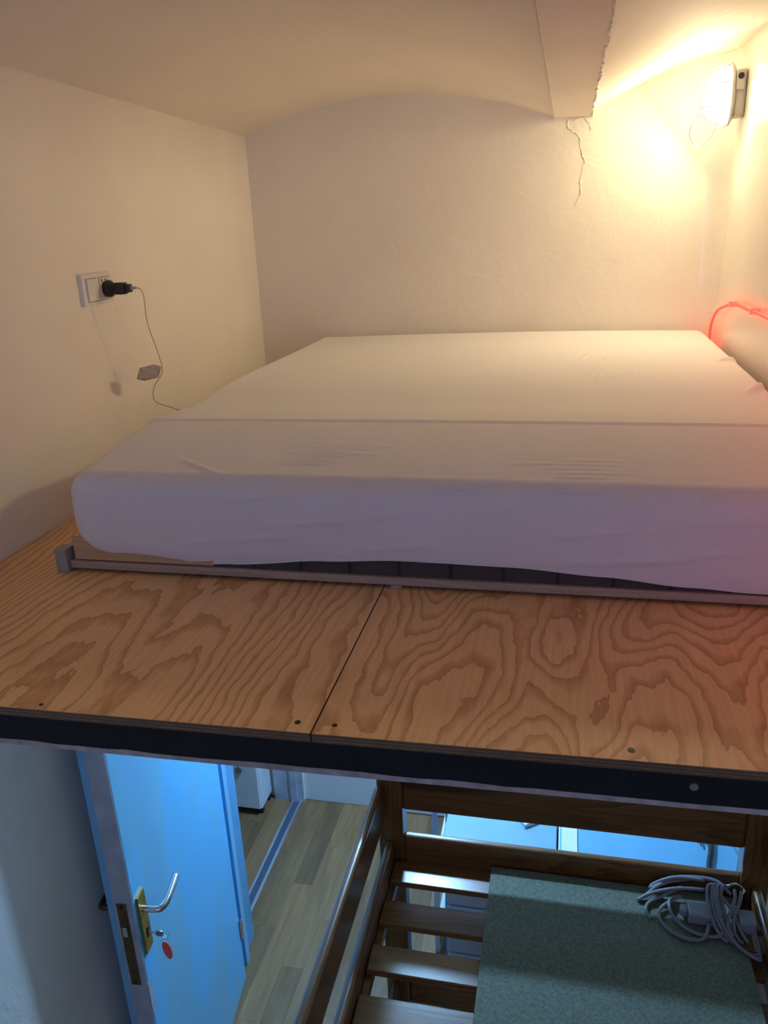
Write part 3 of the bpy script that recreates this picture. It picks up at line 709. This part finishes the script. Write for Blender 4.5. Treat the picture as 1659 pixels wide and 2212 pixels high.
# ================================================================== BUNK BED in front of the platform
bb = thing('bunk_bed', (0.02, 1.3, ZF), 'dark stained pine high bed frame with open slats below the platform', 'bed frame')
Wd = M['wood_dark']
BX0, BX1, BY0, BY1 = -0.475, 0.492, -0.12, 1.782
for x in (BX0, BX1):
    for y in (BY1, BY0 - .06):
        mk('post', bx(x, x + .072, y, y + .060, ZF, -1.30, bev=.006), Wd['z'], bb)
for y, z0, z1 in ((1.792, -1.555, -1.385), (1.792, -1.762, -1.645), (-0.16, -1.555, -1.385), (-0.16, -1.762, -1.645)):
    mk('end_rail', bx(BX0 + .070, BX1 + .002, y, y + .024, z0, z1, bev=.008, seg=3), Wd['x'], bb)
for x in (BX0 - .004, 0.540):
    mk('side_rail', bx(x, x + .024, -0.10, 1.783, -1.60, -1.470, bev=.0115, seg=4), Wd['y'], bb)
for x in (-0.455, 0.516):
    mk('side_rail', bx(x + .002, x + .026, -0.10, 1.781, -1.775, -1.655, bev=.0115, seg=4), Wd['y'], bb)
for x in (-0.429, 0.478):
    mk('ledger', bx(x, x + .018, -0.09, 1.778, -1.768, -1.738, bev=.002), Wd['y'], bb)
sl = None
k = 0; y = 1.773
while y > 0.0:
    if sl is None: sl = mk('slat', bx(-0.427, 0.515, y - .078, y, -1.737, -1.719, bev=.003), Wd['x'], bb); s0 = sl.location.copy()
    else: copy_part(sl, bb, Vector((0, (y - 1.773) * S, 0)))
    y -= 0.143; k += 1
# lower bunk rails seen through the slats
for z0, z1 in ((-2.30, -2.20),): mk('lower_end_rail', bx(BX0 + .070, BX1 + .002, 1.792, 1.816, z0, z1, bev=.010, seg=4), Wd['x'], bb)
mk('lower_side_rail', bx(-0.455, -0.431, -0.10, 1.781, -2.30, -2.20, bev=.010, seg=4), Wd['y'], bb)

cbd = mk('chipboard_panel', bx(-0.153, 0.485, 0.35, 1.778, -1.7185, -1.702, bev=.001), M['chip']); tag(cbd, 'grey green chipboard panel lying on the bunk slats', 'board')

# ================================================================== EXTENSION LEAD on the chipboard
ex = thing('extension_lead', (0.40, 1.70, -1.702), 'coiled white, shade-darkened extension lead bundled on the chipboard', 'cable')
ZB = -1.702
def loopy(pts, r=.0046): return mk('cable', tb(pts, r, 8, 8), M['cable'], ex, smooth=True)
loopy([(.375, 1.775, ZB + .05), (.30, 1.76, ZB + .035), (.255, 1.735, ZB + .012), (.235, 1.722, ZB + .006), (.27, 1.735, ZB + .022), (.33, 1.742, ZB + .04), (.40, 1.745, ZB + .045)])
loopy([(.40, 1.76, ZB + .062), (.33, 1.765, ZB + .055), (.28, 1.762, ZB + .03), (.27, 1.752, ZB + .022), (.33, 1.77, ZB + .05), (.42, 1.76, ZB + .066), (.46, 1.73, ZB + .055)])
loopy([(.345, 1.752, ZB + .04), (.30, 1.735, ZB + .02), (.262, 1.715, ZB + .008), (.252, 1.69, ZB + .006), (.262, 1.665, ZB + .006)])
loopy([(.335, 1.735, ZB + .02), (.29, 1.70, ZB + .01), (.285, 1.665, ZB + .006), (.31, 1.63, ZB + .006), (.35, 1.615, ZB + .006), (.385, 1.625, ZB + .008), (.40, 1.66, ZB + .02)])
loopy([(.345, 1.735, ZB + .025), (.315, 1.725, ZB + .02), (.312, 1.69, ZB + .012), (.335, 1.655, ZB + .007), (.375, 1.635, ZB + .006), (.42, 1.635, ZB + .01), (.44, 1.66, ZB + .03)])
for q in range(4):
    dx = .011 * q
    loopy([(.425 + dx, 1.755, ZB + .056), (.405 + dx, 1.735, ZB + .068), (.400 + dx, 1.705, ZB + .052), (.408 + dx * 1.1, 1.665, ZB + .028), (.425 + dx * 1.2, 1.635, ZB + .010), (.44 + dx, 1.625, ZB + .006)])
loopy([(.42, 1.735, ZB + .07), (.418, 1.70, ZB + .055), (.43, 1.655, ZB + .03), (.46, 1.61, ZB + .012), (.50, 1.585, ZB + .006), (.508, 1.598, ZB + .006), (.509, 1.66, ZB + .012), (.506, 1.71, ZB + .02)])
loopy([(.425, 1.73, ZB + .072), (.424, 1.69, ZB + .05), (.438, 1.645, ZB + .02), (.475, 1.60, ZB + .007), (.505, 1.60, ZB + .006), (.512, 1.63, ZB + .008)])
loopy([(.47, 1.74, ZB + .06), (.465, 1.71, ZB + .055), (.448, 1.675, ZB + .04), (.442, 1.65, ZB + .03), (.45, 1.63, ZB + .02)])
loopy([(.485, 1.735, ZB + .06), (.475, 1.705, ZB + .052), (.458, 1.67, ZB + .036), (.456, 1.64, ZB + .02)])
loopy([(.43, 1.72, ZB + .06), (.455, 1.69, ZB + .045), (.472, 1.65, ZB + .02), (.487, 1.628, ZB + .008)])
bm = bmesh.new(); box(bm, .352, .432, 1.668, 1.712, ZB + .002, ZB + .034, bev=.004); mk('power_strip', bm, M['strip_shaded'], ex)
mk('plug', bx(.335, .352, 1.682, 1.705, ZB + .008, ZB + .030, bev=.004), M['strip_shaded'], ex)
pb = mk('plug_block', bx(.470, .510, 1.655, 1.700, ZB + .004, ZB + .042, bev=.005), M['strip_shaded'], ex)
mk('steel_clip', tb([(.452, 1.745, ZB + .066), (.475, 1.752, ZB + .070), (.492, 1.742, ZB + .064), (.484, 1.728, ZB + .060)], .0028, 6, 5), M['chrome'], ex, smooth=True)

# ================================================================== UNDER THE PLATFORM
# cold ceiling lamp under the platform
cl = thing('under_platform_lamp', (-0.45, 2.55, -0.735), 'small round cold white lamp under the bed platform', 'lamp')
CLX, CLY = -0.48, 2.55
def disc(z, r, n=24): return [(CLX + r * math.cos(2 * math.pi * k / n), CLY + r * math.sin(2 * math.pi * k / n), z) for k in range(n)]
mk('housing', loft(bmesh.new(), [disc(-.6235, .075), disc(-.70, .075), disc(-.705, .070)]), M['white_plastic'], cl)
mk('diffuser', loft(bmesh.new(), [disc(-.705, .042), disc(-.722, .040), disc(-.735, .026), disc(-.738, .008)]), M['cold_glow'], cl, smooth=True)

# white drawer cabinet
dc = thing('drawer_cabinet', (-0.2, 2.25, ZF), 'pale blue drawer cabinet standing beneath the platform, left of the desk', 'cabinet')
mk('body', bx(-0.325, 0.02, 2.025, 2.50, ZF + .05, -1.872, bev=.003), M['desk'], dc)
mk('top_board', bx(-0.33, 0.025, 1.995, 2.505, -1.872, -1.852, bev=.003), M['desk_dim'], dc)
for k in range(3):
    d = mk('drawer_front', bx(-0.318, 0.013, 2.012, 2.0245, ZF + .07 + k * .205, ZF + .265 + k * .205, bev=.003), M['white_paint'], dc)
    mk('knob', tb([(-0.152, 2.012, ZF + .17 + k * .205), (-0.152, 1.998, ZF + .17 + k * .205)], .010, 12), M['chrome'], d)
for x in (-0.31, -0.01):
    for y in (2.06, 2.47): mk('foot', bx(x - .012, x + .012, y - .012, y + .012, ZF, ZF + .05), M['birch'], dc)
# white desk to the right
dk = thing('desk', (0.5, 2.2, ZF), 'pale blue desk under the platform behind the bunk bed rail', 'desk')
mk('desk_top', bx(0.035, 1.05, 1.975, 2.50, -1.862, -1.842, bev=.002), M['desk'], dk)
for x in (0.04, 1.03): mk('side_panel', bx(x - .009, x + .009, 1.93, 2.48, ZF, -1.862), M['white_paint'], dk)
mk('desk_edge_strip', bx(0.040, 0.088, 1.975, 2.50, -1.842, -1.836, bev=.001), M['white_paint'], dk)
# white frame leg (rack) beside the cabinet
rk = thing('white_rack', (-0.39, 2.24, ZF), 'white painted rack with slim square posts beside the drawer cabinet', 'rack')
for x, y in ((-0.392, 2.25), (-0.392, 2.55), (-0.345, 2.25), (-0.345, 2.55)): mk('post', bx(x - .009, x + .009, y - .009, y + .009, ZF, -1.80, bev=.001), M['white_paint'], rk)
for z in (-1.82, -2.2, -2.5):
    mk('rung', bx(-0.400, -0.337, 2.262, 2.538, z - .008, z + .008), M['white_paint'], rk)
# things on the desk
fd = tag(mk('clear_folder', hexa(bmesh.new(), [(.535, 2.20, -1.8415), (.575, 2.02, -1.8415), (.600, 2.02, -1.8415), (.565, 2.20, -1.8415)], [(.528, 2.20, -1.815), (.567, 2.02, -1.815), (.575, 2.02, -1.812), (.545, 2.20, -1.812)]), M['clear']), 'clear plastic folder lying near the right end of the desk', 'folder')
dcab = tag(mk('desk_cable', tb([(.492, 2.45, -1.833), (.490, 2.30, -1.833), (.489, 2.13, -1.833), (.471, 2.04, -1.833), (.462, 1.99, -1.833)], .0085, 8, 6), M['black_plastic'], smooth=True), 'thick black cable lying across the pale desk', 'cable')
wp = thing('wire_twists', (.46, 2.14, -1.842), 'small bunch of thin wires on the pale desk', 'wires')
for k in range(5): mk('wire', tb([(.435 + .006 * k, 2.165, -1.838), (.445 + .008 * k, 2.15 - .01 * (k % 2), -1.834), (.452 + .007 * k, 2.125 - .012 * (k % 3), -1.840)], .0012, 5, 4), M['screw'], wp)
pfm = thing('picture_frame', (-.03, 2.12, -1.852), 'grey picture frame lying askew on the drawer cabinet', 'frame')
fdir = Vector((0.133, 0.099, 0)).normalized(); fn = Vector((-fdir.y, fdir.x, 0)); fo = Vector((-.075, 2.115, 0))
def fr_(a0, a1, b0, b1, z0, z1):
    P = [fo + fdir * a + fn * b for a, b in ((a0, b0), (a1, b0), (a1, b1), (a0, b1))]
    return hexa(bmesh.new(), [(p.x, p.y, z0) for p in P], [(p.x, p.y, z1) for p in P])
mk('backing', fr_(.012, .098, .012, .13, -1.8515, -1.845), M['dark_blue'], pfm)
for a in ((0, .11, 0, .012), (0, .11, .13, .142), (0, .012, .012, .13), (.098, .11, .012, .13)): mk('frame_bar', fr_(*a, -1.8515, -1.838), M['white_paint'], pfm)
# dark storage box on the floor under the bunk
bxo = thing('storage_box', (-0.2, 1.93, ZF), 'dark blue open storage box on the floor under the bunk', 'box')
mk('box_floor', bx(-.33, -.10, 1.79, 1.985, ZF, ZF + .01), M['dark_blue'], bxo)
for a in ((-.33, -.32, 1.79, 1.985), (-.11, -.10, 1.79, 1.985), (-.32, -.11, 1.79, 1.80), (-.32, -.11, 1.975, 1.985)): mk('box_wall', bx(a[0], a[1], a[2], a[3], ZF + .01, ZF + .16), M['dark_blue'], bxo)
pp = [(-.31, 1.82), (-.25, 1.81), (-.235, 1.87), (-.26, 1.92), (-.305, 1.90)]
bm = bmesh.new(); hexa(bm, [(a, b, ZF + .0105) for a, b in pp], [(a * .9 - .026, b * .9 + .184, ZF + .09) for a, b in pp])
tag(mk('crumpled_paper', bm, M['white_plastic']), 'crumpled white paper in the dark blue storage box', 'paper')

# white cabinet in the next room
wc = thing('white_cabinet', (-1.5, 2.86, ZF), 'white cabinet with a round grey knob in the next room', 'cabinet')
mk('body', bx(-1.75, -1.31, 2.70 + .14, 2.972, ZF + .035, -1.75, bev=.003), M['white_paint'], wc)
mk('door', bx(-1.745, -1.315, 2.828, 2.8395, ZF + .04, -1.76, bev=.003), M['white_paint'], wc)
for x in (-1.72, -1.335): 
    for y in (2.86, 2.95): mk('foot', bx(x - .02, x + .02, y - .012, y + .012, ZF, ZF + .035), M['sill_dark'], wc)
mk('knob', tb([(-1.40, 2.828, -2.33), (-1.40, 2.818, -2.33)], .017, 16), M['grey_metal'], wc)
# loft support post at the right
sp = thing('support_post', (0.60, 1.93, ZF), 'pale painted timber post carrying the platform behind the bunk', 'post')
mk('shaft', bx(0.535, 0.600, 1.90, 1.965, ZF, -0.70, bev=.003), M['white_paint'], sp)
mk('bracket', bx(0.5275, 0.535, 1.905, 1.96, -1.62, -1.50, bev=.001), M['grey_metal'], sp)
